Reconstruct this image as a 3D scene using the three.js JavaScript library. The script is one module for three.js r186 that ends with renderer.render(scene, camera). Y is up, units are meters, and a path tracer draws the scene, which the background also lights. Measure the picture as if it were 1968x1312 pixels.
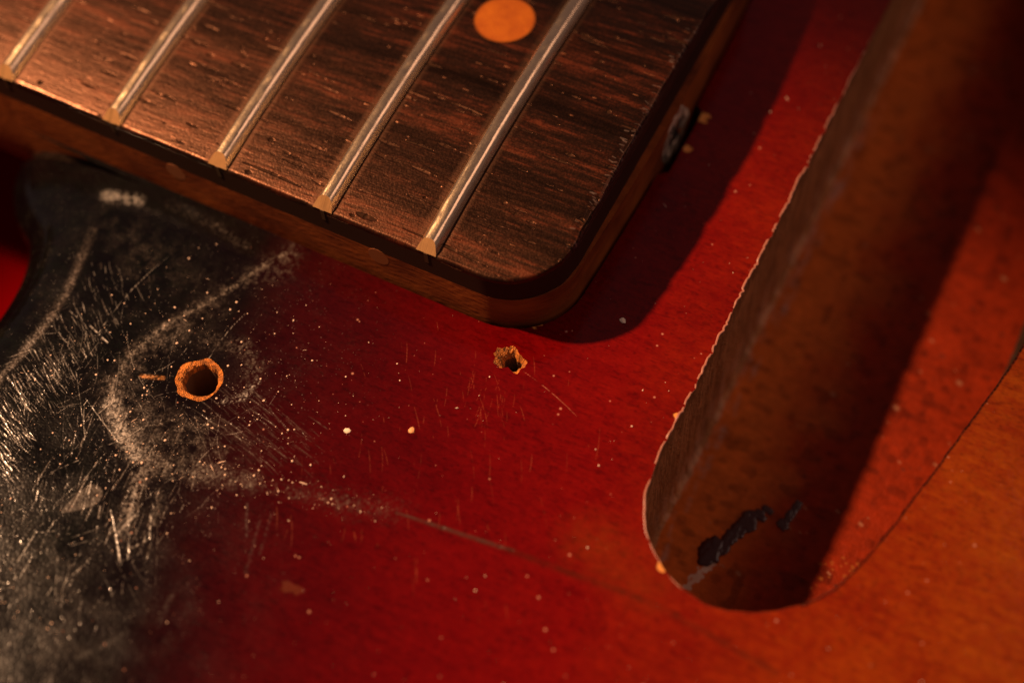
import * as THREE from 'three';
import { mergeGeometries, mergeVertices, toCreasedNormals } from 'three/addons/utils/BufferGeometryUtils.js';

// ---------------------------------------------------------------- camera, light, exposure
// Everything below is authored in millimetres and turned into metres by S.
// Origin: on the body face under the last fret; x runs along the neck towards the bridge, z towards the near edge, y up.
const S = 0.001;
const scene = new THREE.Scene();
const camera = new THREE.PerspectiveCamera(25.783, 1024 / 682, 0.01, 10);
camera.position.set(48.56 * S, 121.04 * S, 93.34 * S);
camera.up.set(-0.3630, 0.5265, -0.7687);
camera.lookAt(9.33 * S, 0, 28.97 * S);
camera.focus = 0.1413;
camera.userData.fStop = 10;

scene.background = new THREE.Color().setRGB(0.105, 0.068, 0.066);

const lamp = new THREE.SpotLight(new THREE.Color().setRGB(1, 0.56, 0.30), 1.15, 0, THREE.MathUtils.degToRad(12.2), 0.35, 2);
lamp.name = 'key_lamp';
lamp.position.set((5 - 264) * S, 300 * S, 51 * S);
lamp.target.position.set(-22 * S, 0, 54 * S);
lamp.castShadow = true; lamp.shadow.radius = 0.42; lamp.shadow.mapSize.set(2048, 2048);
lamp.shadow.camera.near = 0.1; lamp.shadow.camera.far = 1;
scene.add(lamp, lamp.target);

const soft = new THREE.RectAreaLight(new THREE.Color().setRGB(1, 0.60, 0.48), 1.1, 0.23, 0.23);
soft.name = 'soft_lamp';
soft.position.set(225 * S, 290 * S, -150 * S);
soft.lookAt(0, 0, 15 * S);
scene.add(soft);

const renderer = new THREE.WebGLRenderer({ antialias: true });
renderer.setSize(1024, 682);
renderer.toneMapping = THREE.LinearToneMapping;
renderer.toneMappingExposure = 1;
renderer.shadowMap.enabled = true;

// ---------------------------------------------------------------- helpers
function rng(seed) { let a = seed >>> 0; return () => { a = (a + 0x6D2B79F5) | 0; let t = Math.imul(a ^ (a >>> 15), 1 | a); t = (t + Math.imul(t ^ (t >>> 7), 61 | t)) ^ t; return ((t ^ (t >>> 14)) >>> 0) / 4294967296; }; }
const NT = new Float32Array(65536); { const r = rng(77); for (let i = 0; i < 65536; i++) NT[i] = r(); }
function vn(x, y, s = 0) {                                   // value noise 0..1
  const xi = Math.floor(x), yi = Math.floor(y), fx = x - xi, fy = y - yi;
  const u = fx * fx * (3 - 2 * fx), v = fy * fy * (3 - 2 * fy);
  const a = (yi * 251 + s * 4099) | 0, b = a + 251;
  const n00 = NT[((xi + a) * 7919 + yi * 13) & 65535], n10 = NT[((xi + 1 + a) * 7919 + yi * 13) & 65535];
  const n01 = NT[((xi + b) * 7919 + (yi + 1) * 13) & 65535], n11 = NT[((xi + 1 + b) * 7919 + (yi + 1) * 13) & 65535];
  return (n00 + (n10 - n00) * u) + ((n01 + (n11 - n01) * u) - (n00 + (n10 - n00) * u)) * v;
}
function fbm(x, y, o, s = 0) { let a = 0.5, t = 0, n = 0; for (let i = 0; i < o; i++) { t += a * vn(x, y, s + i); n += a; x = x * 2.03 + 11.3; y = y * 2.03 + 5.7; a *= 0.5; } return t / n; }
const clamp = (x, a = 0, b = 1) => x < a ? a : x > b ? b : x;
const sst = (a, b, x) => { const t = clamp((x - a) / (b - a)); return t * t * (3 - 2 * t); };
const mixc = (a, b, t) => a + (b - a) * t;
function stops(list, t, out) {
  let i = 0; while (i < list.length - 2 && t > list[i + 1][0]) i++;
  const A = list[i], B = list[i + 1], k = clamp((t - A[0]) / (B[0] - A[0]));
  out[0] = mixc(A[1], B[1], k); out[1] = mixc(A[2], B[2], k); out[2] = mixc(A[3], B[3], k);
}
const toS = (c) => c <= 0.0031308 ? c * 12.92 : 1.055 * Math.pow(c, 1 / 2.4) - 0.055;
// A picture of a surface patch: linear colour + roughness + height, from a function of millimetres.
class Sheet {
  constructor(w, h, x0, z0, x1, z1) { Object.assign(this, { w, h, x0, z0, x1, z1 }); this.c = new Float32Array(w * h * 3); this.r = new Float32Array(w * h); this.b = new Float32Array(w * h); }
  fill(f) {
    const o = { c: [0, 0, 0], r: 0.5, b: 0.5 };
    for (let j = 0; j < this.h; j++) for (let i = 0; i < this.w; i++) {
      f(mixc(this.x0, this.x1, (i + 0.5) / this.w), mixc(this.z0, this.z1, (j + 0.5) / this.h), o);
      const k = j * this.w + i; this.c[k * 3] = o.c[0]; this.c[k * 3 + 1] = o.c[1]; this.c[k * 3 + 2] = o.c[2]; this.r[k] = o.r; this.b[k] = o.b;
    }
  }
  // paints along a polyline: every pixel nearer than its half width gets f(strength 0..1, k, x, z)
  stroke(pts, width, f, taper = 0) {
    const px = this.w / (this.x1 - this.x0), pz = this.h / (this.z1 - this.z0);
    for (let n = 0; n < pts.length - 1; n++) {
      const [ax, az] = pts[n], [bx, bz] = pts[n + 1], L2 = (bx - ax) ** 2 + (bz - az) ** 2 || 1e-9;
      const i0 = Math.max(0, Math.floor((Math.min(ax, bx) - width - this.x0) * px)), i1 = Math.min(this.w - 1, Math.ceil((Math.max(ax, bx) + width - this.x0) * px));
      const j0 = Math.max(0, Math.floor((Math.min(az, bz) - width - this.z0) * pz)), j1 = Math.min(this.h - 1, Math.ceil((Math.max(az, bz) + width - this.z0) * pz));
      for (let j = j0; j <= j1; j++) for (let i = i0; i <= i1; i++) {
        const x = this.x0 + (i + 0.5) / px, z = this.z0 + (j + 0.5) / pz;
        let t = clamp(((x - ax) * (bx - ax) + (z - az) * (bz - az)) / L2);
        const d = Math.hypot(x - ax - t * (bx - ax), z - az - t * (bz - az));
        const g = (n + t) / (pts.length - 1), wd = width * (taper ? 1 - taper * Math.abs(2 * g - 1) ** 2 : 1);
        if (d < wd) f(1 - d / wd, j * this.w + i, x, z, g);
      }
    }
  }
  mix(k, c, a, r) { const q = k * 3; this.c[q] = mixc(this.c[q], c[0], a); this.c[q + 1] = mixc(this.c[q + 1], c[1], a); this.c[q + 2] = mixc(this.c[q + 2], c[2], a); if (r !== undefined) this.r[k] = mixc(this.r[k], r, a); }
  textures() {
    const n = this.w * this.h, a = new Uint8Array(n * 4), d = new Float32Array(n * 4);
    for (let k = 0; k < n; k++) {
      a[k * 4] = clamp(toS(this.c[k * 3])) * 255; a[k * 4 + 1] = clamp(toS(this.c[k * 3 + 1])) * 255; a[k * 4 + 2] = clamp(toS(this.c[k * 3 + 2])) * 255; a[k * 4 + 3] = 255;
      d[k * 4] = this.b[k]; d[k * 4 + 1] = clamp(this.r[k], 0.05, 1); d[k * 4 + 3] = 1;
    }
    const mk = (arr, type) => { const t = new THREE.DataTexture(arr, this.w, this.h, THREE.RGBAFormat, type); t.magFilter = THREE.LinearFilter; t.minFilter = THREE.LinearFilter; t.wrapS = t.wrapT = THREE.MirroredRepeatWrapping; t.needsUpdate = true; return t; };
    const map = mk(a, THREE.UnsignedByteType); map.colorSpace = THREE.SRGBColorSpace;
    return { map, detail: mk(d, THREE.FloatType) };
  }
  material(name, bump, more = {}) {
    const t = this.textures();
    const m = new THREE.MeshPhysicalMaterial({ map: t.map, roughness: 1, roughnessMap: t.detail, bumpMap: t.detail, bumpScale: bump, ...more });
    m.name = name; return m;
  }
}
const mat = (name, r, g, b, rough, more = {}) => { const m = new THREE.MeshPhysicalMaterial({ roughness: rough, ...more }); m.color.setRGB(r, g, b); m.name = name; return m; };
function mesh(name, geo, m, parent) {                        // geo in millimetres
  const g = geo.clone(); g.scale(S, S, S);
  const o = new THREE.Mesh(g, m); o.name = name; o.castShadow = o.receiveShadow = true; (parent || scene).add(o); return o;
}
// a grid of points (rows of equal length) as a smooth indexed surface; uv from f(x, y, z, row, column)
function grid(rows, uv, close = false) {
  const R = rows.length, C = rows[0].length, p = [], t = [], ix = [];
  for (let i = 0; i < R; i++) for (let j = 0; j < C; j++) { const v = rows[i][j]; p.push(v[0], v[1], v[2]); const w = uv(v[0], v[1], v[2], i, j); t.push(w[0], w[1]); }
  for (let i = 0; i < R - 1; i++) for (let j = 0; j < C - 1; j++) { const a = i * C + j; ix.push(a, a + C, a + 1, a + 1, a + C, a + C + 1); }
  const g = new THREE.BufferGeometry();
  g.setAttribute('position', new THREE.Float32BufferAttribute(p, 3)); g.setAttribute('uv', new THREE.Float32BufferAttribute(t, 2)); g.setIndex(ix); g.computeVertexNormals();
  return g;
}
// a flat polygon with holes at height y, outlines as [x, z] lists
function flat(outline, holes, y, uv, up = true) {
  const V = (l) => l.map(([x, z]) => new THREE.Vector2(x, z));
  let o = V(outline), h = holes.map(V);
  if (THREE.ShapeUtils.isClockWise(o)) o.reverse();
  h.forEach((q) => { if (!THREE.ShapeUtils.isClockWise(q)) q.reverse(); });
  const f = THREE.ShapeUtils.triangulateShape(o, h), all = o.concat(...h), p = [], n = [], t = [], ix = [];
  for (const v of all) { p.push(v.x, y, v.y); n.push(0, up ? 1 : -1, 0); t.push(...uv(v.x, y, v.y)); }
  for (const [a, b, c] of f) up ? ix.push(a, c, b) : ix.push(a, b, c);
  const g = new THREE.BufferGeometry();
  g.setAttribute('position', new THREE.Float32BufferAttribute(p, 3)); g.setAttribute('normal', new THREE.Float32BufferAttribute(n, 3)); g.setAttribute('uv', new THREE.Float32BufferAttribute(t, 2)); g.setIndex(ix);
  return g;
}
function spline(pts, n, closed = false) { const c = new THREE.CatmullRomCurve3(pts.map(([x, z]) => new THREE.Vector3(x, 0, z)), closed, 'centripetal'); return c.getSpacedPoints(n).map((v) => [v.x, v.z]); }
const tag = (o, d) => { Object.assign(o.userData, d); return o; };

// ---------------------------------------------------------------- outlines
const FR = [367.3, 342.8, 356.6, 380.9, 393.3].length;      // (frets are placed by rule below)
const fretX = (n) => 647.7 * (1 - Math.pow(2, -n / 12)) - 647.7 * (1 - Math.pow(2, -21 / 12));
const halfW = (x) => 27.9 - 0.015 * (12 - x);
const XE = 12.55, RC = 7.0, YB = 4.25, DEPTH = 17.5, RB = 8.6, THICK = 44.5;
const topY = (z) => 9.5 - (184.15 - Math.sqrt(184.15 ** 2 - z * z));

function heel(off, xs, notch) {                              // from (xs, +z) round the heel to (xs, -z)
  const out = [], R = RC + off * 0.6;
  const half = [];
  const xe = (z) => 13.35 - 0.9 * (z / 27) ** 2 + off;
  const cx = 12.75 - RC + off * 0.3, w = (x) => halfW(x) + off, cz = w(cx) - R;
  for (let x = xs; x < cx - 0.5; x += 1.5) half.push([x, w(x)]);
  for (let a = 0; a <= 14; a++) { const t = a / 14 * Math.PI / 2; half.push([cx + Math.sin(t) * (xe(cz) - cx), cz + Math.cos(t) * (w(cx) - cz)]); }
  for (let z = cz - 1; z > 0.3; z -= 0.8) half.push([xe(z), z]);
  for (const p of half) out.push(p);
  out.push([xe(0), 0]);
  for (let i = half.length - 1; i >= 0; i--) out.push([half[i][0], -half[i][1]]);
  if (notch) for (const p of out) { const k = sst(5.1, 4.3, Math.abs(p[1] + 0.4)); if (p[0] > 10) p[0] += k * 0.9; }
  return out;
}
// the guitar's outer wall, from the bass-side neck joint round the whole body to the treble-side joint
const wall = spline([[-53, 28.4], [-52, 31.2], [-49.4, 34.2], [-45.4, 37], [-43.2, 40.2], [-41.9, 44], [-41.5, 49], [-42, 56], [-44, 66], [-53, 79], [-72, 92], [-100, 101], [-128, 108], [-143, 118], [-144, 131], [-130, 143], [-100, 153], [-50, 160], [10, 158], [80, 147], [140, 135], [190, 135], [250, 150], [310, 162], [355, 148], [385, 105], [394, 40], [390, -40], [372, -110], [330, -155], [270, -168], [210, -152], [160, -130], [110, -122], [60, -133], [10, -142], [-40, -138], [-75, -126], [-88, -113], [-82, -101], [-60, -88], [-40, -72], [-29, -55], [-26, -42], [-28, -33], [-32, -28.4]], 1500);
const ridge = wall.map((p, i) => {
  const a = wall[Math.max(0, i - 1)], b = wall[Math.min(wall.length - 1, i + 1)];
  let tx = b[0] - a[0], tz = b[1] - a[1], l = Math.hypot(tx, tz); tx /= l; tz /= l;
  let nx = tz, nz = -tx;
  const q = Math.min(i, wall.length - 1 - i), e = sst(4, 16, q), inn = mixc(i < 700 ? 19 : 12, RB, sst(0, 15, q)); nx = mixc(1, nx, e); nz = mixc(0, nz, e); l = Math.hypot(nx, nz);
  let z = p[1] + nz / l * inn; if (i < 80) z = Math.max(z, 28.4); if (i > wall.length - 80) z = Math.min(z, -28.4);
  return [p[0] + nx / l * inn, z];
});
{ // smooth the inner line where the tight corner folds it
  for (let it = 0; it < 30; it++) for (let i = 1; i < 60; i++) { const a = ridge[i - 1], b = ridge[i + 1]; ridge[i] = [(a[0] + 2 * ridge[i][0] + b[0]) / 4, (a[1] + 2 * ridge[i][1] + b[1]) / 4]; }
}
const jr = rng(5);
const cavityCore = (() => {                                  // neck pickup cavity
  const L = []; const X0 = 27;
  for (let z = -52; z <= 34; z += 0.25) L.push([X0 + (fbm(z * 0.9, 3, 3) - 0.5) * 0.25 + (vn(z * 3.1, 9) > 0.74 ? (vn(z * 7, 4) - 0.2) * 0.22 : 0), z]);
  const near = spline([[27, 34], [27.5, 38], [29.2, 41.6], [32.2, 44.2], [36, 45.4], [39.9, 44.6], [43.3, 42.3], [45.7, 39.2], [47.5, 34.2], [49.0, 27.9], [50.8, 19.6], [52.9, 8.9], [53.4, 0], [53.4, -14], [52.9, -26.9], [50.8, -37.6], [49, -45.9], [47.5, -52.2], [45.7, -57.2], [43.3, -60.3], [39.9, -62.6], [36, -63.4], [32.2, -62.2], [29.2, -59.6], [27.5, -56], [27, -52]], 300);
  return L.concat(near.slice(1, -1).map(([x, z], i) => [x + (vn(i * 0.8, 2) - 0.5) * 0.12, z + (vn(i * 0.8, 6) - 0.5) * 0.12]));
})();
const pocketLine = heel(0.4, -51, true);
function ragged(cx, cz, r, n, amp, seed, sx = 1, rot = 0) {
  const q = []; for (let i = 0; i < n; i++) { const a = i / n * Math.PI * 2, k = r * (1 + (fbm(Math.cos(a) * 2.2 + seed, Math.sin(a) * 2.2 + seed, 3) - 0.5) * amp); const x = Math.cos(a) * k * sx, z = Math.sin(a) * k; q.push([cx + x * Math.cos(rot) - z * Math.sin(rot), cz + x * Math.sin(rot) + z * Math.cos(rot)]); } return q;
}
const HOLES = [{ x: -15.75, z: 45.55, r: 2.3, ri: 1.55, amp: 0.24, seed: 3, sx: 1 }, { x: 10.0, z: 30.75, r: 1.25, ri: 0.82, amp: 0.7, seed: 8, sx: 1.22 }];
for (const h of HOLES) h.rim = ragged(h.x, h.z, h.r, 72, h.amp, h.seed, h.sx, 0.35);

// ---------------------------------------------------------------- finish of the body face
const BX0 = -62, BX1 = 82, BZ0 = -45, BZ1 = 95;
const face = new Sheet(2048, 2048, BX0, BZ0, BX1, BZ1);
const BURST = [[-26, .0020, .0018, .0018], [-17.5, .004, .0018, .0018], [-11.5, .020, .0010, .0016], [-3, .050, .0007, .0013], [9, .094, .0009, .0013], [21, .132, .0020, .0012], [33, .155, .008, .0012], [45, .195, .021, .0013], [60, .205, .031, .002], [90, .23, .045, .003]];
const cc = [0, 0, 0];
face.fill((x, z, o) => {
  const wob = (fbm(x * 0.06, z * 0.06, 3, 20) - 0.5) * 7;
  const t = x - (z - 30) * 0.26 * sst(80, 30, x) * (z < 30 ? 0.35 : 1) + wob;
  stops(BURST, t, cc);
  const grain = fbm(x * 0.5, z * 3.2, 3, 1) - 0.5, fine = vn(x * 4.5, z * 9, 5) - 0.5, mott = fbm(x * 1.6, z * 1.6, 3, 9) - 0.5, cloud = fbm(x * 0.16, z * 0.2, 3, 33) - 0.5;
  const dark = sst(0.62, 0.85, vn(x * 2.2, z * 5.5, 12)) * 0.22;
  const k = 1 + grain * 0.38 + fine * 0.26 + mott * 0.3 + cloud * 0.3 - dark;
  const og = 1 + (cloud * 0.6 + mott * 0.5 + grain * 0.4);
  o.c[0] = cc[0] * k; o.c[1] = cc[1] * k * og; o.c[2] = cc[2] * k;
  o.r = 0.115 + 0.08 * (fbm(x * 0.35, z * 0.35, 3, 40) - 0.5) + 0.04 * fine;
  o.b = 0.5 + 0.05 * (fbm(x * 1.3, z * 1.3, 2, 50) - 0.5) + 0.02 * (vn(x * 6, z * 6, 51) - 0.5);
});
// dirt, wear and scratches; their glints are painted in as paler colour
const DUST = [.13, .100, .078], PALE = [.55, .50, .44], WOOD = [.62, .24, .05];
const near = (x, z, pts, w) => { let m = 1e9; for (let n = 0; n < pts.length - 1; n++) { const [ax, az] = pts[n], [bx, bz] = pts[n + 1]; const L = (bx - ax) ** 2 + (bz - az) ** 2; const t = clamp(((x - ax) * (bx - ax) + (z - az) * (bz - az)) / L); m = Math.min(m, Math.hypot(x - ax - t * (bx - ax), z - az - t * (bz - az))); } return m; };
function haze(pts, w, amt, breakup = 0.5, scale = 2.4, col = DUST) {
  face.stroke(pts, w, (s, k, x, z) => {
    const n = fbm(x * scale, z * scale, 4, 60), sp = vn(x * 9, z * 9, 64);
    const sp2 = vn(x * 4.3 + 7, z * 4.3, 65); const a = amt * sst(0, 0.95, s) * sst(breakup - 0.12, breakup + 0.24, n) * (0.12 + 1.25 * sp * sp) * (0.35 + 0.9 * sp2);
    face.mix(k, col, clamp(a, 0, 0.9), 0.62); face.b[k] += a * 0.05 * (sp - 0.3);
  });
}
const arcA = [[-15.6, 29.0], [-17.2, 31.6], [-18.6, 35.4], [-20.4, 38.6], [-22.2, 41.8], [-23.3, 45.9], [-23.1, 49.1], [-22.2, 51.6]];
const edgeLine = [[-21.3, 52], [-17.6, 54.2], [-14.2, 54.9], [-10, 53.8], [-5.5, 52.6], [-1.5, 51.8], [3.3, 50.7], [7.6, 49.7]];
// broad grime over the black area
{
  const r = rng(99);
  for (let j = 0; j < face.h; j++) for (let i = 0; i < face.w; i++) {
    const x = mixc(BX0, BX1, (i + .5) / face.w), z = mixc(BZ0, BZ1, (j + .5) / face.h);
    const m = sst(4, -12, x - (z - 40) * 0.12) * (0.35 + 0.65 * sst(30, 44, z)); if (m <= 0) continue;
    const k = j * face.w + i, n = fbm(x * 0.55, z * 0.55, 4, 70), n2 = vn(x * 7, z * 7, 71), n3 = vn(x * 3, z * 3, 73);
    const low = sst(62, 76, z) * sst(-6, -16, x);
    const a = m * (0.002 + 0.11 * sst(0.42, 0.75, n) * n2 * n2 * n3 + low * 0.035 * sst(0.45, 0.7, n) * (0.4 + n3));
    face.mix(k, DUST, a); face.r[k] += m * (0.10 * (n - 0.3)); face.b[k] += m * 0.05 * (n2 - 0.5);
    const sp = vn(x * 11.3, z * 11.3, 77); if (sp > 0.93 && n > 0.45) { face.mix(k, PALE, m * 0.5 * (sp - 0.93) / 0.07); }  // sparkle of the scratched area, painted as pale specks
  }
}
haze(arcA, 1.5, 0.38, 0.48); haze(arcA, 0.42, 0.62, 0.42, 4, [.30, .25, .20]);
haze([[-15.4, 29.2], [-14.8, 31], [-17, 33]], 2.2, 0.35, 0.5);
haze([[-19.0, 38.2], [-21.0, 42.3], [-22.0, 45.3], [-22.6, 50]], 2.6, 0.32, 0.45, 1.6);
haze([[-22, 50], [-18, 51.8], [-13, 51.0], [-9, 50.8]], 3.6, 0.30, 0.40, 1.4);
haze(edgeLine.slice(0, 5), 1.7, 0.5, 0.36, 2); haze(edgeLine.slice(2), 1.1, 0.30, 0.45, 3.4);
haze([[-22, 51.2], [-19.5, 53.5], [-16.6, 55]], 1.2, 0.6, 0.33, 5, PALE);
haze([[-15.6, 54.3], [-14.8, 57], [-14.0, 59.7], [-13.2, 61.8]], 1.25, 0.75, 0.40, 4);
haze([[-12.2, 57.5], [-11.2, 60]], 0.8, 0.45, 0.42, 3);
haze([[-17.5, 41.5], [-14, 40.6], [-11.6, 42], [-11.4, 44]], 1.5, 0.45, 0.45, 4);
haze([[-19.0, 46.9], [-21, 47.6]], 0.35, 0.9, 0.2, 6, WOOD);
haze([[-36.8, 31.0], [-33.4, 30.2]], 1.1, 0.7, 0.40, 2.2, PALE);
haze([[-30, 29.2], [-24, 29.6], [-20, 30.5]], 1.0, 0.30, 0.46, 4);
haze([[-34.5, 33], [-28, 36], [-22, 36]], 4.2, 0.12, 0.45, 1.2);
haze([[-12.2, 46.4], [-10.9, 45.4], [-10.6, 43.4]], 0.6, 0.75, 0.5, 6, PALE);
// highlight painted along the worn ridge where the face rolls into the edge
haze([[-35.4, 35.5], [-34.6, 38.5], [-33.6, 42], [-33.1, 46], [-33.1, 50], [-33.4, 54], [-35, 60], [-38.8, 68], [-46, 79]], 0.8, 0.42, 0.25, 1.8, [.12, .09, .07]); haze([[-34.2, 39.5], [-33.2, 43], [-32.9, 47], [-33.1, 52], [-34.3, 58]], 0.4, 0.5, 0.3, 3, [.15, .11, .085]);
// thumb-shaped smear
face.stroke([[-19.4, 62.6], [-18.0, 60.1]], 1.15, (s, k, x, z, g) => { const q0 = .8 * Math.pow(1 - g, 1.6), e = Math.max(0, sst(q0, q0 + .16, s) - 0.55 * sst(q0 + .2, 1.2, s)); face.mix(k, DUST, 0.30 * e * (0.5 + vn(x * 6, z * 6, 80)), 0.55); });
// hairline scratches
const sr = rng(2024);
function scratch(x, z, ang, len, w, a, bend = 0, col = PALE) {
  const pts = []; const n = 5; for (let i = 0; i <= n; i++) { const t = i / n - 0.5; pts.push([x + Math.cos(ang + bend * t) * len * t, z + Math.sin(ang + bend * t) * len * t]); }
  const ph = sr() * 100;
  face.stroke(pts, w, (s, k, px, pz, g) => { const br = sst(0.25, 0.6, vn(g * len * 2.4 + ph, ph, 90)) * (0.5 + 0.8 * vn(g * len * 9 + ph, ph, 91)); face.mix(k, col, a * br * sst(0, .7, s), 0.4); face.b[k] -= 0.06 * s * br; }, 0.6);
}
for (let i = 0; i < 420; i++) {                               // fan along the rolled edge
  const t = sr(), z = mixc(37, 62, Math.pow(t, 0.75)), x = -33.2 + sr() * 6.5 + (z < 42 ? (42 - z) * 0.25 : 0);
  scratch(x, z, mixc(0.78, 0.30, (z - 37) / 25) + (sr() - .5) * 0.3, 0.5 + sr() * 3.4 * (0.5 + t), 0.022 + sr() * sr() * 0.07, (0.15 + sr() * 0.6) * (0.4 + t * 0.9), (sr() - .5) * 0.5, sr() < .5 ? PALE : DUST);
}
for (let i = 0; i < 380; i++) {                               // every way across the black
  const x = mixc(-34, -9, Math.pow(sr(), 1.2)), z = mixc(46, 72, Math.pow(sr(), 1.3));
  scratch(x, z, 1.9 + (sr() - .5) * 2.6, 0.3 + Math.pow(sr(), 3) * 5, 0.016 + sr() * sr() * 0.05, 0.06 + Math.pow(sr(), 2.6) * 0.65, (sr() - .5) * 0.7);
}
for (let i = 0; i < 90; i++) scratch(mixc(-24, -9, sr()), mixc(51, 63, sr()), 1.35 + (sr() - .5) * 0.6, 0.8 + sr() * 2.6, 0.05 + sr() * 0.06, 0.2 + sr() * 0.4, 0, DUST);
for (const [ax, az, bx, bz, w, a] of [[-20.2, 68.5, -20.4, 65.3, .07, .7], [-19.1, 69.6, -19.3, 67.5, .06, .5], [-23, 60.1, -21.2, 57.7, .06, .55], [-18.8, 59, -18.3, 60.2, .08, .95], [-15.5, 60.6, -13.6, 62.5, .12, .55], [-13.6, 62.5, -11.6, 64.6, .13, .55], [-13.2, 60.1, -13.7, 62.4, .22, .45], [-11.9, 59.4, -10.7, 61.4, .15, .55], [-10.7, 61.4, -11.6, 62.8, .16, .45], [-14.6, 58.2, -13.2, 61.2, .3, .4], [-12.5, 62, -11.3, 64, .16, .3], [-24.5, 52, -19, 54.5, .05, .7], [-27, 50, -22, 55.5, .045, .6], [-29, 45, -26.2, 45.9, .12, .7], [-5.9, 64.8, -5.4, 67.8, .4, .05], [-7.6, 69.6, -10.2, 73.4, .5, .03], [-2.8, 55.1, -1.1, 60.4, .25, .035], [-2, 54.6, -.9, 58.3, .2, .04], [-4.6, 54.6, -2.9, 57.4, .2, .06]])
  face.stroke([[ax, az], [bx, bz]], w, (s, k, x, z) => { face.mix(k, PALE, a * .8 * sst(0, .8, s) * sst(.34, .62, fbm(x * 4, z * 4, 3, 92)) * (0.3 + 1.1 * vn(x * 9, z * 9, 93)), 0.45); face.b[k] -= 0.08 * s; });
for (let i = 0; i < 130; i++) scratch(mixc(-13, -2, sr()), mixc(44.5, 50.5, sr()), 0.24 + (sr() - .5) * 0.2, 0.8 + sr() * 3.5, 0.04 + sr() * 0.06, 0.06 + sr() * 0.26, 0.1, DUST);
for (let i = 0; i < 70; i++) scratch(mixc(-2, 22, sr()), mixc(30, 56, sr()), 1.05 + (sr() - .5) * 0.5, 0.5 + sr() * 3, 0.03 + sr() * 0.03, 0.05 + sr() * 0.12, 0.1, [.7, .2, .08]);
for (let i = 0; i < 26; i++) scratch(10 + (sr() - .5) * 5, 34 + sr() * 4, 1.15 + (sr() - .5) * 0.7, 1 + sr() * 2.5, 0.04, 0.12 + sr() * 0.12, 0.1, [.6, .14, .05]);
scratch(15.2, 32.4, 0.32, 7, 0.05, 0.4, 0.1, [.7, .35, .2]);
for (let i = 0; i < 75; i++) scratch(mixc(-33, -8, sr()), mixc(40, 70, sr()), 0.4 + sr() * 1.7, 4 + sr() * 9, 0.018 + sr() * 0.022, 0.12 + sr() * sr() * 0.6, (sr() - .5) * 1.3);
// the old guard's edge, printed into the lacquer as a dull line
face.stroke([[8.1, 49.5], [12.6, 49], [18, 48.4], [19.2, 48.2]], 0.34, (s, k, x, z, g) => { const a = sst(0, .8, s) * (0.35 + 0.6 * fbm(x * 2.5, z * 2.5, 2, 95)); face.mix(k, [.045, .022, .014], a * 0.85, 0.4); face.b[k] -= 0.2 * s; }, 0.4);
face.stroke([[19, 48.3], [22.5, 48.1], [29.6, 47.5], [34.5, 47.5], [44, 48.5]], 0.5, (s, k, x, z) => { face.mix(k, [.05, .008, .003], 0.42 * sst(0, .9, s) * (0.4 + vn(x * 1.1, z * 1.1, 97))); face.b[k] -= 0.12 * s; });
haze([[0, 51], [4, 50.5], [8, 49.2]], 2.4, 0.16, 0.5, 5);
// paint loss to bare wood at the pocket rim, the dent bottom left of centre and the cavity rim
for (const [x, z, r, sd] of [[12.5, 21.3, .75, 1], [11.9, 22.3, .45, 9], [10.5, 25.9, .7, 2], [11.3, 24.9, .35, 8], [14.9, -4.2, .7, 3], [15.1, .4, .5, 4], [31.7, 43.9, .55, 5], [26.75, 29.6, .28, 6]])
  face.stroke([[x - .01, z], [x + .01, z]], r * 1.5, (s, k, px, pz) => { const a = sst(.28, .45, s + (fbm(px * 2.2, pz * 2.2, 3, sd) - .5) * 0.9); face.mix(k, [.66, .27, .06], a, .7); face.b[k] -= a * .2; });
face.stroke([[2.9, 60], [4, 59.7]], 0.9, (s, k, x, z) => { const a = sst(.35, .6, s + (vn(x * 3, z * 3, 31) - .5) * .5); face.mix(k, [.20, .06, .02], a * .2, .4); face.b[k] -= a * .12; });
// orange-gold rub near the cavity's end
face.stroke([[25, 44.5], [31, 45.8]], 4.5, (s, k, x, z) => { const a = .22 * sst(0, 1, s) * (0.3 + fbm(x * 1.2, z * 1.2, 3, 35)); face.mix(k, [.26, .05, .004], a); });
// tiny pits and flecks all over the finish
for (let i = 0; i < 520; i++) {
  const x = mixc(-20, 64, sr()), z = mixc(-30, 76, sr()), r = 0.035 + Math.pow(sr(), 4) * 0.10;
  face.stroke([[x, z], [x + .01, z]], r * 1.3, (s, k) => face.mix(k, [.65, .30, .2], 0.55 * sst(0, .6, s)));
}
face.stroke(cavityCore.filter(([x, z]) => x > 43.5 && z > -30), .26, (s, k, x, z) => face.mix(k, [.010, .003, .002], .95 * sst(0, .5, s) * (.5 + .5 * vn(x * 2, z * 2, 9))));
const bodyMat = face.material('sunburst_lacquer', 0.00020, { specularIntensity: 0.5 });

// ---------------------------------------------------------------- guitar
const guitar = new THREE.Group(); guitar.name = 'electric_guitar'; scene.add(guitar);
tag(guitar, { label: 'worn red sunburst electric guitar with scratched black edge, rosewood fretboard and empty pickup cavity', category: 'guitar' });
const uvFace = (x, y, z) => [(x - BX0) / (BX1 - BX0), (z - BZ0) / (BZ1 - BZ0)];

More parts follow.
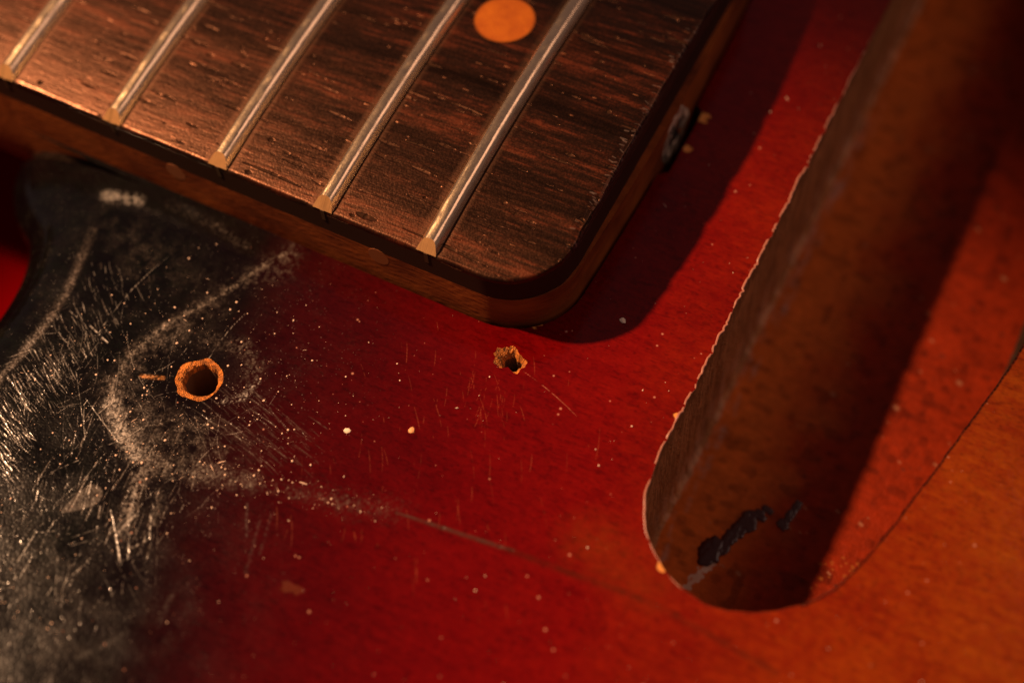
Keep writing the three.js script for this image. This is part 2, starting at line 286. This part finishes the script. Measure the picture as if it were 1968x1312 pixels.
// body: face, rolled edge, side, back
const faceOutline = ridge.concat(pocketLine.slice().reverse());
const topGeo = flat(faceOutline, [cavityCore, ...HOLES.map((h) => h.rim)], 0, uvFace);
const prof = []; for (let k = 0; k <= 10; k++) { const t = k / 10 * Math.PI / 2; prof.push([Math.sin(t), -RB * (1 - Math.cos(t))]); }
for (const y of [-14, -22, -30, -THICK + RB]) prof.push([1, y]);
for (let k = 1; k <= 6; k++) { const t = k / 6 * Math.PI / 2; prof.push([Math.cos(t), -THICK + RB * (1 - Math.sin(t))]); }
const edgeGeo = grid(prof.map(([f, y]) => wall.map((w, i) => [mixc(ridge[i][0], w[0], f), y, mixc(ridge[i][1], w[1], f)])), uvFace);
{ const n = edgeGeo.attributes.normal; for (let j = 0; j < wall.length; j++) n.setXYZ(j, 0, 1, 0); }
const backGeo = flat(ridge.concat([[-36, -20], [-44, 20]]), [], -THICK, uvFace, false);
const pocketEnd = grid([[[-52, -16, 28.4], [-52, -16, -28.4]], [[-44, -THICK + 8, 28.4], [-36, -THICK + 8, -28.4]], [[-44, -THICK, 24], [-36, -THICK, -24]]], uvFace);
const body = mesh('body', mergeGeometries([topGeo, edgeGeo, backGeo, pocketEnd]), bodyMat, guitar);

// neck pocket: walls and floor of the recess that holds the neck
const rawWood = new Sheet(512, 512, 0, 0, 60, 60);
rawWood.fill((x, z, o) => { const n = fbm(x * 0.5, z * 3, 4, 3), f = vn(x * 5, z * 12, 8); const k = 0.35 + 0.6 * n + 0.2 * f; o.c[0] = .10 * k; o.c[1] = .04 * k; o.c[2] = .014 * k; o.r = .85; o.b = f; });
const rawMat = rawWood.material('bare_wood', 0.0001);
const skirt = (line, ys, m, name, parent, closed = true, roll) => {
  const L = closed ? line.concat([line[0]]) : line; let s = 0; const arc = L.map((p, i) => (s += i ? Math.hypot(p[0] - L[i - 1][0], p[1] - L[i - 1][1]) : 0));
  return mesh(name, grid(ys.map((y, r) => L.map((p) => [p[0], roll && y > -9 ? Math.min(y, roll(p)) - (y < -1 ? 4 : 0) : y, p[1]])), (x, y, z, i, j) => [arc[j] / 60, y / 60]), m, parent);
};
const pocket = new THREE.Group(); pocket.name = 'neck_pocket'; guitar.add(pocket);
const rollY = (p) => { const q = ((p[1] > 0 ? -34 : -20) - p[0]) / (p[1] > 0 ? 19 : 12); return q > 0 ? -RB * (1 - Math.cos(Math.asin(Math.min(1, q)))) - .02 : 0; };
skirt(pocketLine, [0, -5, -16], rawMat, 'pocket_wall', pocket, false, rollY);
mesh('pocket_floor', flat(pocketLine, [], -16, (x, y, z) => [x / 60, z / 60]), rawMat, pocket);

// pickup cavity
const CX0 = 20, CX1 = 60, CZ0 = -66, CZ1 = 50;
const cfl = new Sheet(820, 2048, CX0, CZ0, CX1, CZ1);
cfl.fill((x, z, o) => {
  const n = fbm(x * 0.35, z * 0.35, 4, 4), g = fbm(x * 0.9, z * 2.6, 3, 8), m = fbm(x * 1.8, z * 1.8, 3, 15);
  let k = 0.62 + 0.5 * n + 0.3 * (g - .5) + 0.35 * (m - .5) - 0.4 * sst(.66, .8, vn(x * .9, z * .9, 44)) * 0.6;
  const br = sst(41, 29, x + (n - .5) * 6);                  // thin, browner paint near the left wall, with light for its shade painted in
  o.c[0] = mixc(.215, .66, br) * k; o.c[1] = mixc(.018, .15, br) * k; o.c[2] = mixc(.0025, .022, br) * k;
  o.r = .5 + .15 * n; o.b = .5 + .3 * (m - .5) + .15 * (vn(x * 5, z * 5, 9) - .5);
});
const cvr = rng(31);
for (let i = 0; i < 160; i++) { const x = mixc(28, 52, cvr()), z = mixc(-40, 44, cvr()), r = .08 + Math.pow(cvr(), 3) * .35, lt = cvr() < .45; cfl.stroke([[x, z], [x + .2, z + .1]], r, (s, k) => cfl.mix(k, lt ? [.34, .16, .09] : [.05, .015, .01], .5 * sst(0, .8, s))); }
for (let i = 0; i < 120; i++) { const z = mixc(-30, 40, cvr()), x = 27.4 + cvr() * 1.6; cfl.stroke([[x, z], [x + .2, z + .4 + cvr() * 2]], .2 + cvr() * .35, (s, k, px, pz) => cfl.mix(k, [.45, .32, .26], .3 * s * vn(px * 3, pz * 3, 3), .6)); }
cfl.stroke([[32.3, 37.6], [33, 35.2], [33.6, 34]], .7, (s, k, px, pz) => cfl.mix(k, [.6, .45, .35], .75 * sst(.2, .7, s + vn(px * 3, pz * 3, 6) - .5), .5));
for (let i = 0; i < 60; i++) { const x = mixc(43, 47, cvr()), z = mixc(28, 38, cvr()); cfl.stroke([[x, z], [x + .1, z]], .08 + cvr() * .25, (s, k) => cfl.mix(k, [.32, .10, .02], .5 * s)); }
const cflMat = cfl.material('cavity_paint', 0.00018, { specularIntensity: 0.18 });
const cwl = new Sheet(2048, 256, 0, -DEPTH, 240, 0);
cwl.fill((s, y, o) => {
  const d = -y / DEPTH, n = fbm(s * .7, y * .3, 4, 2), v = fbm(s * 3.5, y * .6, 3, 7), f = vn(s * 8, y * 8, 5);
  const k = .45 + .55 * n + .5 * (v - .5) + .3 * (f - .5);
  o.c[0] = .58 * k; o.c[1] = .24 * k; o.c[2] = .09 * k;
  const gr = sst(.55, .95, d) * sst(.42, .66, fbm(s * 1.1, y * .5, 3, 12)); o.c[0] += gr * .14; o.c[1] += gr * .11; o.c[2] += gr * .085;
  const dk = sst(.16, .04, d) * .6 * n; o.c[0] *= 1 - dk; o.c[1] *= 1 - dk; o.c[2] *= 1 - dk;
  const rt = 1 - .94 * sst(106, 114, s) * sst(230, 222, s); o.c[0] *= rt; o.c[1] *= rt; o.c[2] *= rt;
  o.r = .7; o.b = .5 + .5 * (f - .5) + .5 * (v - .5);
});
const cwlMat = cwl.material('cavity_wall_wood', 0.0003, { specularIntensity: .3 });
const cav = new THREE.Group(); cav.name = 'pickup_cavity'; guitar.add(cav);
{
  const L = cavityCore.concat([cavityCore[0]]); let s = 0; const arc = L.map((p, i) => (s += i ? Math.hypot(p[0] - L[i - 1][0], p[1] - L[i - 1][1]) : 0));
  const cen = [40, 0], rows = [];
  for (const [y, inn] of [[0, 0], [-1, .05], [-4, .05], [-9, .05], [-14, .05], [-16.8, .08], [-17.15, .18], [-17.38, .35], [-DEPTH, .62]]) rows.push(L.map((p, i) => { const a = L[Math.max(0, i - 1)], b = L[Math.min(L.length - 1, i + 1)]; let tx = b[0] - a[0], tz = b[1] - a[1]; const l = Math.hypot(tx, tz) || 1; return [p[0] + tz / l * inn, y, p[1] - tx / l * inn]; }));
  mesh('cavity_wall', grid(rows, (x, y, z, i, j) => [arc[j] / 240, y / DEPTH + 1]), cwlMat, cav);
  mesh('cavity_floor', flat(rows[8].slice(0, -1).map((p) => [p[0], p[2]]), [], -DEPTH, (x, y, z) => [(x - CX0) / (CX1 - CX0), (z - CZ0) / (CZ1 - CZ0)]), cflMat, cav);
  // broken lacquer along the rim: a thin raised lip with gaps
  const lip = [], lm = new THREE.MeshPhysicalMaterial({ roughness: .35 }); lm.color.setRGB(.34, .13, .085); lm.name = 'chipped_lacquer';
  const seg = []; for (let i = 0; i < 300; i++) seg.push(i);
  const P = cavityCore, ring = 6, rowsL = [];
  for (let i = 112; i < 402; i++) {
    const p = P[i], a = P[i - 1], b = P[i + 1]; let tx = b[0] - a[0], tz = b[1] - a[1]; const l = Math.hypot(tx, tz); tx /= l; tz /= l;
    const fade = sst(377, 334, i) * sst(112, 202, i), n = fbm(i * .23, 4, 3), h = (.005 + .13 * sst(.42, .72, n) + .07 * (vn(i * .9, 3) > .72)) * fade + .004, w = .05 + .13 * n * fade;
    const r = []; for (let k = 0; k <= ring; k++) { const t = k / ring * Math.PI; r.push([p[0] - tz * (-Math.cos(t) * w + w * .8), Math.sin(t) * h - .01, p[1] + tx * (-Math.cos(t) * w + w * .8)]); }
    rowsL.push(r);
  }
  mesh('lacquer_edge', grid(rowsL, () => [0, 0]), lm, cav);
}

// screw holes: bare countersunk ring and a bore
const ringWood = new Sheet(256, 256, 0, 0, 6, 6);
ringWood.fill((x, z, o) => { const n = fbm(x * 3, z * 3, 4, 3), f = vn(x * 16, z * 16, 8), k = .25 + 1.1 * n * n + .5 * (f - .5); o.c[0] = .82 * k; o.c[1] = .26 * k; o.c[2] = .03 * k; o.r = .8; o.b = f * .6 + n * .4; });
const ringMat = ringWood.material('torn_wood', 0.0003);
const boreWood = mat('old_bore', .13, .06, .025, .85);
HOLES.forEach((h, q) => {
  const g = new THREE.Group(); g.name = 'screw_hole' + (q ? '_001' : ''); guitar.add(g);
  tag(g, { label: q ? 'small ragged screw hole in the red finish' : 'large screw hole with orange bare wood ring in the black finish' });
  const n = h.rim.length, closed = h.rim.concat([h.rim[0]]), ox = q ? 0.25 : 0.28, oz = q ? 0.1 : -0.05;
  const rows = [];
  const steps = q ? [[0, 0], [.25, -.12], [.55, -.25], [.85, -.55], [1, -.9]] : [[0, 0], [.2, -.01], [.45, -.03], [.68, -.10], [.85, -.28], [1, -.75]];
  for (const [t, y] of steps) rows.push(closed.map((p, i) => {
    const a = (i % n) / n * Math.PI * 2, ri = h.ri * (1 + (fbm(Math.cos(a) * 1.7 + 20 + q, Math.sin(a) * 1.7 + 20, 3) - .5) * (q ? .6 : .3));
    const qx = h.x + ox + Math.cos(a + .35) * ri, qz = h.z + oz + Math.sin(a + .35) * ri, jag = (vn(i % n * .9, t * 9 + q * 30, 3) - .5) * .16 * (t > 0 && t < 1 ? 1 : 0);
    return [mixc(p[0], qx, t), y + jag * 1.2 - (q ? .25 * sst(.1, .9, t) * vn(i % n * .35, 5) : 0), mixc(p[1], qz, t)];
  }));
  mesh('bare_wood_ring', grid(rows, (x, y, z) => [x / 6, z / 6]), ringMat, g);
  const last = rows[rows.length - 1];
  const bore = [last]; for (const y of [-1.6, -3, -6, -12]) bore.push(last.map((p, i) => [p[0] + (vn(i % n * .5, y) - .5) * .12, y, p[2] + (vn(i % n * .5, y + 9) - .5) * .12]));
  bore.push(last.map(() => [h.x + ox, -13, h.z + oz]));
  mesh('bore', grid(bore, (x, y, z) => [x, y]), boreWood, g);
});

// neck: maple heel block and shaft
const mp = new Sheet(1024, 512, -60, -20, 100, 60);
mp.fill((x, z, o) => { const n = fbm(x * .18, z * 1.6, 4, 3), f = fbm(x * 1.2, z * 8, 3, 6), m = fbm(x * .25, z * .25, 3, 7); const k = .62 + .4 * n + .35 * (f - .5) + .9 * (m - .5); o.c[0] = .27 * k; o.c[1] = .060 * k * (.85 + .3 * m); o.c[2] = .010 * k; o.r = .66 + .2 * m; o.b = f * .6; });
const mapleMat = mp.material('aged_maple', 0.00008, { specularIntensity: .35 });
const hl = heel(0, -51, false);
let neck;
{
  let s = 0; const arc = hl.map((p, i) => (s += i ? Math.hypot(p[0] - hl[i - 1][0], p[1] - hl[i - 1][1]) : 0));
  const uv = (x, y, z, i, j) => [(arc[j]) / 160, (y + 20) / 80];
  const side = grid([YB, 3.5, 0, -4, -10, -15.4, -15.95].map((y, r) => hl.map((p, i) => [p[0] - (r === 6 ? .4 : 0) * (p[0] > 8 ? 1 : 0), y, p[1] * (r === 6 ? .985 : 1)])), uv);
  const cap = flat(hl, [], YB - .004, (x, y, z) => [(x + 60) / 160, (z + 30) / 80]), bot = flat(hl, [], -15.95, (x, y, z) => [(x + 60) / 160, (z + 30) / 80], false);
  const shaft = []; for (let k = 0; k <= 14; k++) {
    const x = -50.6 - k * 12, w = halfW(x), d = mixc(20, 17, sst(0, 5, k)), e = mixc(4.6, 2.2, sst(1, 6, k)), row = [];
    for (let a = 0; a <= 40; a++) { const t = a / 40 * Math.PI, c = Math.cos(t), sn = Math.sin(t); row.push([x, YB - d * Math.pow(sn, 2 / e), w * Math.sign(c) * Math.pow(Math.abs(c), 2 / e)]); }
    shaft.push(row);
  }
  const sg = grid(shaft, (x, y, z, i, j) => [x / 160, j / 40]);
  neck = mesh('neck', mergeGeometries([side, cap, bot, sg]), mapleMat, guitar);
}
// side markers (pale plugs in the maple edge just under the fretboard)
const plugMat = mat('clay_plug', .29, .082, .017, .55);
[-5.73, -29.7].forEach((x, i) => { const c = new THREE.CylinderGeometry(1.15, 1.15, .5, 40, 1); c.rotateX(Math.PI / 2); c.translate(x, 3.3, halfW(x) - .225); mesh('side_marker' + (i ? '_001' : ''), c, plugMat, neck); });
const stl = new Sheet(128, 128, 0, 0, 8, 8);
stl.fill((x, z, o) => { const n = fbm(x * 1.4, z * 1.4, 4, 5), k = .25 + 1.7 * n * n; o.c[0] = .75 * k; o.c[1] = .58 * k; o.c[2] = .42 * k; o.r = .35 + .4 * n; o.b = n; });
const rwSteel = stl.material('worn_steel', .0001, { metalness: .7 });
// truss rod nut in its notch at the end of the heel
{
  const steel = rwSteel;
  const pr = [[0, .9], [1.2, .9], [1.25, 1.7], [2.6, 1.75], [3.0, 1.9], [3.6, 1.85], [4.0, 1.5], [4.1, 1.0], [4.1, -2]].map(([r, h]) => new THREE.Vector2(r, h));
  const l = new THREE.LatheGeometry(pr, 48); l.scale(.86, .7, .86); l.rotateZ(-Math.PI / 2); l.translate(12.15, .6, -.4); { const p = l.attributes.position; for (let i = 0; i < p.count; i++) { const n = fbm(p.getY(i) * 1.1 + 3, p.getZ(i) * 1.1, 3, 4) - .5; p.setXYZ(i, p.getX(i) + n * .5, p.getY(i) * (1 + n * .14), p.getZ(i) * (1 + n * .14)); } l.computeVertexNormals(); }
  const nut = mesh('truss_rod_nut', l, steel, neck);
  for (const rot of [0.5, 0.5 + Math.PI / 2]) { const s = new THREE.BoxGeometry(.12, 4.4, .9); s.rotateX(rot); s.translate(13.34, .6, -.4); mesh('slot' + (rot > 1 ? '_001' : ''), s, mat('slot_dark', .02, .02, .02, .6), nut); }
}

// fretboard
const FX0 = -76, FX1 = 14;
const rw = new Sheet(2048, 1280, FX0, -29, FX1, 29);
const RW = [[0, .0025, .0016, .0014], [.35, .0045, .002, .0016], [.55, .0095, .0028, .0018], [.75, .025, .0054, .0026], [1, .064, .0125, .005]];
rw.fill((x, z, o) => {
  const bend = z + 0.6 * Math.sin(x * .05 + 1) + 1.2 * (fbm(x * .03, z * .1, 2, 9) - .5);
  const band = fbm(x * .018, bend * .34, 3, 3), fib = fbm(x * .30, bend * 3.4, 4, 14), fin = vn(x * .9, bend * 11, 21), gr = vn(x * 8, z * 8, 26);
  stops(RW, clamp(.5 + (band - .5) * .9 + (fib - .5) * 1.0 + (fin - .5) * .35 + (gr - .5) * .3), o.c);
  const black = sst(.60, .72, fbm(x * .035, bend * .55, 3, 30)); for (let q = 0; q < 3; q++) o.c[q] *= 1 - .6 * black;
  o.r = .315 + .12 * (fib - .5) + .10 * (gr - .5) + .16 * (band - .5); o.b = .5 + .13 * (fib - .5) + .05 * (fin - .5) + .06 * (gr - .5) + .04 * (vn(x * 14, z * 14, 44) - .5);
});
const pr = rng(404);
for (let i = 0; i < 640; i++) {                                // open pores, along the grain
  const x = mixc(FX0, FX1, pr()), z = mixc(-28, 28, pr()), len = .4 + Math.pow(pr(), 2.2) * 3.2, w = .06 + pr() * pr() * .24, dk = .4 + .6 * pr(), sl = .02 + (pr() - .5) * .06;
  rw.stroke([[x, z], [x + len * .5, z + len * sl * .5 + .05], [x + len, z + len * sl]], w * 1.25, (s, k, px, pz) => { const a = dk * sst(0, .6, s) * sst(.2, .5, vn(px * 2, pz * 2, 8)); rw.mix(k, [.003, .0015, .001], a, .9); rw.b[k] -= .8 * a; }, .8);
}
for (let i = 0; i < 150; i++) {                                // small glints of torn fibre
  const x = mixc(FX0, FX1, pr()), z = mixc(-28, 28, pr()), len = .1 + pr() * .8;
  rw.stroke([[x, z], [x + len, z + len * .02]], .05 + pr() * .06, (s, k) => { rw.mix(k, [.30, .11, .045], .6 * s, .35); rw.b[k] += .3 * s; }, .7);
}
for (const [ax, az, bx, bz, w] of [[-21.5, 25.9, -14.6, 26.1, .16], [-3.2, 26.2, 6, 26.7, .13], [-14.3, 19.7, -10.5, 19.4, .17], [-34, 22.4, -31.4, 22.5, .2], [-8, 17.6, -4.6, 17.5, .15]]) rw.stroke([[ax, az], [(ax + bx) / 2, (az + bz) / 2 - .12], [bx, bz]], w, (s, k, px, pz) => { const a = sst(0, .5, s) * sst(.15, .4, vn(px * 1.5, pz, 5)); rw.mix(k, [.004, .003, .002], a, .8); rw.b[k] -= .8 * a; }, .8);
for (let i = 0; i < 260; i++) { const z = mixc(-21, 22, pr()), x = XE - Math.pow(pr(), 3) * 1.2; if (vn(z * .5, 9) < .45) continue; rw.stroke([[x, z], [x + .35, z + (pr() - .5) * .3]], .04 + pr() * .1, (s, k) => { rw.mix(k, [.34, .24, .2], .22 * s, .4); rw.b[k] += .15 * s; }); }   // nicked end edge
for (let n = 14; n <= 21; n++) { const x = fretX(n); rw.stroke([[x - 1.25, -28], [x - 1.25, 28]], .5, (s, k) => rw.mix(k, [.01, .006, .004], .5 * s, .7)); rw.stroke([[x + 1.25, -28], [x + 1.25, 28]], .5, (s, k) => rw.mix(k, [.01, .006, .004], .55 * s, .7)); }  // darker lines along both sides of the frets
for (let j = Math.floor(1280 * 57.3 / 58); j < 1280; j++) for (let i = 0; i < 2048; i++) { const k = j * 2048 + i, f = .8 + .4 * vn(i * .01, 3); rw.c[k * 3] = .007 * f; rw.c[k * 3 + 1] = .004 * f; rw.c[k * 3 + 2] = .004 * f; rw.r[k] = .8; rw.b[k] = .5; }   // dark strip that colours the board's edge
const rwMat = rw.material('rosewood', 0.00013, { specularIntensity: 1, ior: 1.58, specularColor: new THREE.Color().setRGB(1, .44, .23) });
let board;
{
  const xs = []; for (let x = -226; x < -76; x += 10) xs.push(x); for (let x = -76; x < XE - RC; x += .6) xs.push(x);
  const re = .4; for (let a = 0; a <= 20; a++) { const x = XE - RC + RC * Math.sin(a / 20 * Math.PI / 2 * .93); if (x < XE - re) xs.push(x); }
  const secs = xs.map((x) => [x, 0]); for (let a = 0; a <= 6; a++) { const t = a / 6 * Math.PI / 2; secs.push([XE - re + re * Math.sin(t), re * (1 - Math.cos(t))]); }
  const NZ = 36, rows = [];
  const section = (x, drop, flatY) => {
    let w = halfW(Math.min(x, XE)); const d = x - (XE - RC); if (d > 0) w -= RC - Math.sqrt(Math.max(0, RC * RC - d * d));
    const er = .42 + .2 * (fbm(x * .8, 2, 2) - .5), pt = [];
    const half = [];
    half.push([w, YB]); half.push([w, YB + .6]); half.push([w, topY(w) - er - .3]);
    for (let k = 0; k <= 4; k++) { const t = k / 4 * Math.PI / 2; half.push([w - er * (1 - Math.cos(t)), topY(w) - er * (1 - Math.sin(t))]); }
    const wi = w - er;
    for (const [z, y] of half) pt.push([x, y, z]);
    for (let k = 1; k < NZ; k++) { const z = wi * (1 - 2 * k / NZ); pt.push([x, topY(z) - (topY(wi) - topY(w)) * (z / wi) ** 8, z]); }
    for (const [z, y] of half.reverse()) pt.push([x, y, -z]);
    return pt.map(([px, y, z]) => [px + (drop > 0 || x > XE - 1 ? (fbm(z * 1.4, 8, 3) - .5) * .22 : 0), flatY !== undefined ? (y < flatY ? y : flatY) : Math.max(YB, y - drop * (y > YB + .7 ? 1 : 0) - (x > XE - 1.2 ? sst(.5, .8, fbm(z * 1.1 + 7, x * .5, 3)) * .28 * sst(XE - 1.2, XE, x) : 0)), z]);
  };
  for (const [x, d] of secs) rows.push(section(x, d));
  rows.push(section(XE, re, 7.2).map(([x, y, z]) => [XE + .02, Math.min(y, 7.2), z])); rows.push(section(XE, re, YB).map(([x, y, z]) => [XE + .02, YB, z]));
  board = mesh('fretboard', grid(rows, (x, y, z, i, j) => [(x - FX0) / (FX1 - FX0), (j < 3 || j > NZ + 12 || i >= rows.length - 2 ? 28.75 + 29 : z + 29) / 58]), rwMat, guitar);
}
{ // position markers
  const cs = new Sheet(256, 256, 0, 0, 6.4, 6.4); cs.fill((x, z, o) => { const n = fbm(x * .8, z * .8, 4, 3), f = vn(x * 7, z * 7, 4), e = sst(2.85, 3.15, Math.hypot(x - 3.2, z - 3.2)), k = (.72 + .5 * n + .12 * (f - .5)) * (1 - .55 * e); o.c[0] = .32 * k; o.c[1] = .076 * k * (.85 + .3 * n); o.c[2] = .005 * k; o.r = .75; o.b = n; });
  const clay = cs.material('clay_dot', .00006, { specularIntensity: .3 });
  [[20, 21], [18, 19], [16, 17]].forEach(([a, b], i) => { const c = new THREE.CylinderGeometry(3.175, 3.175, .6, 56, 1); c.translate((fretX(a) + fretX(b)) / 2, topY(0) - .27, 0); mesh('position_marker' + (i ? '_00' + i : ''), c, clay, board); });
}
// frets
const fs = new Sheet(1024, 128, -30, -2, 30, 2);
fs.fill((z, t, o) => { const n = fbm(z * 1.2, t * 2, 4, 3), sc = vn(z * .8, t * 18, 6), f = vn(z * 9, t * 9, 8), dk = sst(.55, .75, fbm(z * .5, t * 1.1 + 4, 4, 13)); const k = .92 + .1 * n - .22 * dk; o.c[0] = .98 * k; o.c[1] = .74 * k; o.c[2] = .46 * k; o.r = .15 + .08 * n + .10 * dk + .04 * f; o.b = .5 + .35 * (sc - .5) + .3 * (f - .5) + .3 * (n - .5); });
const fretMat = fs.material('nickel_silver', 0.000016, { metalness: 1 });
const brassEnd = new THREE.MeshPhysicalMaterial({ map: fretMat.map, bumpMap: fretMat.bumpMap, bumpScale: .00004, metalness: .75, roughness: .36 }); brassEnd.color.setRGB(.95, .68, .42); brassEnd.name = 'filed_fret_end';
const tangMat = mat('tarnished_tang', .10, .055, .025, .5, { metalness: .5 });
const crownH = (c) => { const h = 1 - Math.pow(Math.abs(c), 2.3); return h < .75 ? h : .75 + .25 * (1 - Math.exp(-(h - .75) / .25)) * .8; };
function fretGeo(n) {
  const x0 = fretX(n), w = halfW(x0) - .05, rows = [], NS = 70, K = 18, bev = 1.15;
  const seed = n * 13.7;
  for (let i = 0; i <= NS; i++) {
    const s = i / NS * 2 - 1, z = w * s; const row = [];
    for (let k = 0; k <= K; k++) {
      const a = k / K * Math.PI, cx = -Math.cos(a), flatH = crownH(cx);
      const h = 1.08 * flatH - .02 * vn(z * 1.3 + seed, k * .3);
      // the filed bevel: material above the slanted plane at the end is gone
      const room = w - h / 1.08 * bev; const zz = clamp(z, -room, room);
      row.push([x0 + cx * 1.06, topY(zz) + h - .02, zz]);
    }
    rows.push(row);
  }
  return grid(rows, (x, y, z, i, j) => [(z + 30 + n * 7.3) / 60, j / K]);
}
function fretEnd(n) {                                          // the slanted facet and the tang end under it
  const x0 = fretX(n), w = halfW(x0) - .05, g = [];
  for (const sd of [1, -1]) {
    const K = 18, p = [], ix = [], bev = 1.15, arcp = [];
    for (let k = 0; k <= K; k++) { const a = k / K * Math.PI, h = 1.08 * crownH(-Math.cos(a)), room = w - h / 1.08 * bev; arcp.push([x0 - Math.cos(a) * 1.07, topY(room) + h - .018, sd * (room + .012)]); }
    const c = [x0, topY(w) - .01, sd * (w + .015)]; p.push(...c); for (const q of arcp) p.push(...q);
    for (let k = 1; k <= K; k++) sd > 0 ? ix.push(0, k + 1, k) : ix.push(0, k, k + 1);
    const b = new THREE.BufferGeometry(); b.setAttribute('position', new THREE.Float32BufferAttribute(p, 3)); b.setAttribute('uv', new THREE.Float32BufferAttribute(p.filter((_, i) => i % 3 < 2).map((v) => v * .05), 2)); b.setIndex(ix); b.computeVertexNormals();
    const t = new THREE.BoxGeometry(.42, 1.5, .5); t.translate(x0, topY(w) - .76, sd * (w - .16));
    g.push([b, t]);
  }
  return g;
}
for (let n = 21; n >= 14; n--) {
  const f = new THREE.Group(); f.name = 'fret' + (n < 21 ? '_' + String(21 - n).padStart(3, '0') : ''); guitar.add(f);
  mesh('crown', fretGeo(n), fretMat, f); fretEnd(n).forEach(([g, t], i) => { mesh('fret_end' + (i ? '_001' : ''), g, brassEnd, f); mesh('tang' + (i ? '_001' : ''), t, tangMat, f); });
}

// ---------------------------------------------------------------- table under the guitar
{
  const t = new THREE.BoxGeometry(1100, 20, 800); t.translate(90, -THICK - 10.05, 0);
  const o = mesh('tabletop', t, mat('red_cloth', .17, .0005, .0015, 1, { specularIntensity: 0 })); tag(o, { kind: 'structure', label: 'red tabletop under the guitar' });
}

// ---------------------------------------------------------------- glue in the cavity, flecks, dust
const glueMat = mat('dark_glue', .05, .012, .007, .14, { specularIntensity: .8 });
function blob(list, seed) {
  const g = []; const r = rng(seed);
  for (const [x, z, a, b] of list) for (let q = 0; q < 16; q++) { const s = new THREE.IcosahedronGeometry(1, 3), p = s.attributes.position, k = .3 + .4 * r(), ox = (r() - .5) * a * 1.3, oz = (r() - .5) * b * 1.3; for (let i = 0; i < p.count; i++) { const m = 1 + (fbm(p.getX(i) * 2 + x + q, p.getZ(i) * 2 + z, 2) - .5) * .7; p.setXYZ(i, p.getX(i) * m * a * k, p.getY(i) * m * Math.min(a, b) * k * .2, p.getZ(i) * m * b * k); } s.translate(x + ox, -DEPTH + .1, z + oz); g.push(s); }
  const m = mergeGeometries(g); m.deleteAttribute('normal'); m.deleteAttribute('uv'); const v = mergeVertices(m); v.computeVertexNormals(); return v;
}
tag(mesh('glue_residue', blob([[33, 33.2, 1.2, 1.4], [33.6, 32.1, .7, .9], [34.1, 30.9, .7, 1], [34.4, 29.8, .8, .9], [34.9, 28.5, .9, 1.1], [35.5, 27.3, .8, .6], [36.2, 26.5, .6, .4]], 3), glueMat), { label: 'long dark shiny glue streak on the pickup cavity floor', category: 'glue' });
tag(mesh('glue_residue_001', blob([[38.2, 27.4, .6, .7], [38.5, 26.2, .4, .6], [38.8, 25.0, .4, .8]], 8), glueMat), { label: 'short dark glue drop beside the long streak in the cavity', category: 'glue' });
for (const [i, x, z, r, lb] of [[0, -.1, 44.2, .30, 'cream paint fleck on red finish, left of a rounder orange one'], [1, 5.3, 41.6, .33, 'round orange fleck on the red finish below the small screw hole'], [2, 17.9, 22.3, .3, 'pale fleck on red finish at the edge of the neck shadow'], [3, 8.0, 37.7, .17, 'thin white fleck just under the small screw hole']]) {
  const s = new THREE.IcosahedronGeometry(1, 3), p = s.attributes.position;
  for (let k = 0; k < p.count; k++) { const m = 1 + (fbm(p.getX(k) * 1.6 + i * 9, p.getZ(k) * 1.6 + p.getY(k), 3) - .5) * .9; p.setXYZ(k, p.getX(k) * m * r, p.getY(k) * m * .09, p.getZ(k) * m * r * (i === 3 ? .35 : .85)); }
  s.rotateY(i * 1.3 + (i === 3 ? -.2 : 0)); s.translate(x, .03, z); s.computeVertexNormals();
  tag(mesh('paint_fleck' + (i ? '_00' + i : ''), s, mat('fleck', i === 1 ? .75 : .8, i === 1 ? .36 : .62, i === 1 ? .14 : .45, .7)), { label: lb, category: 'paint fleck' });
}
{
  const r = rng(611), g = new THREE.IcosahedronGeometry(S, 1), N = 1050, m = new THREE.InstancedMesh(g, mat('dust', .78, .55, .40, .75), N), M = new THREE.Matrix4(), Q = new THREE.Quaternion(), E = new THREE.Euler(); m.name = 'dust';
  const inPoly = (x, z, P) => { let c = false; for (let i = 0, j = P.length - 1; i < P.length; j = i++) if ((P[i][1] > z) !== (P[j][1] > z) && x < (P[j][0] - P[i][0]) * (z - P[i][1]) / (P[j][1] - P[i][1]) + P[i][0]) c = !c; return c; };
  let k = 0;
  while (k < N) {
    let x, z; const u = r();
    if (u < .40) { x = -15 + (r() + r() + r() - 1.5) * 16; z = 47 + (r() + r() - 1) * 16; } else if (u < .55) { const t = r() * 6.99, i = Math.floor(t); x = mixc(edgeLine[i][0], edgeLine[i + 1][0], t - i) + (r() - .5) * 3; z = mixc(edgeLine[i][1], edgeLine[i + 1][1], t - i) + (r() - .5) * 3; } else if (u < .72) { x = mixc(-32, -12, r()); z = mixc(44, 76, r()); } else { x = mixc(-5, 62, r()); z = mixc(-20, 70, r()); }
    if (x < -32 || (Math.abs(z) < 28.8 && x < 15.5) || inPoly(x, z, cavityCore) || HOLES.some((h) => Math.hypot(h.x - x, h.z - z) < h.r * 1.15)) continue;
    const s = (.022 + Math.pow(r(), 5) * .11) * (x > 0 ? .8 : 1), l = r() < .06 ? 3 + r() * 3 : 1; E.set(0, r() * 6.28, 0); Q.setFromEuler(E);
    M.compose(new THREE.Vector3(x * S, s * .3 * S, z * S), Q, new THREE.Vector3(s * l, s * .7, s * (l > 1 ? .5 : .6 + r() * .6))); m.setMatrixAt(k++, M);
  }
  m.castShadow = m.receiveShadow = true; scene.add(m); tag(m, { kind: 'stuff', label: 'pale dust grains scattered over the lacquer' });
}
renderer.render(scene, camera);
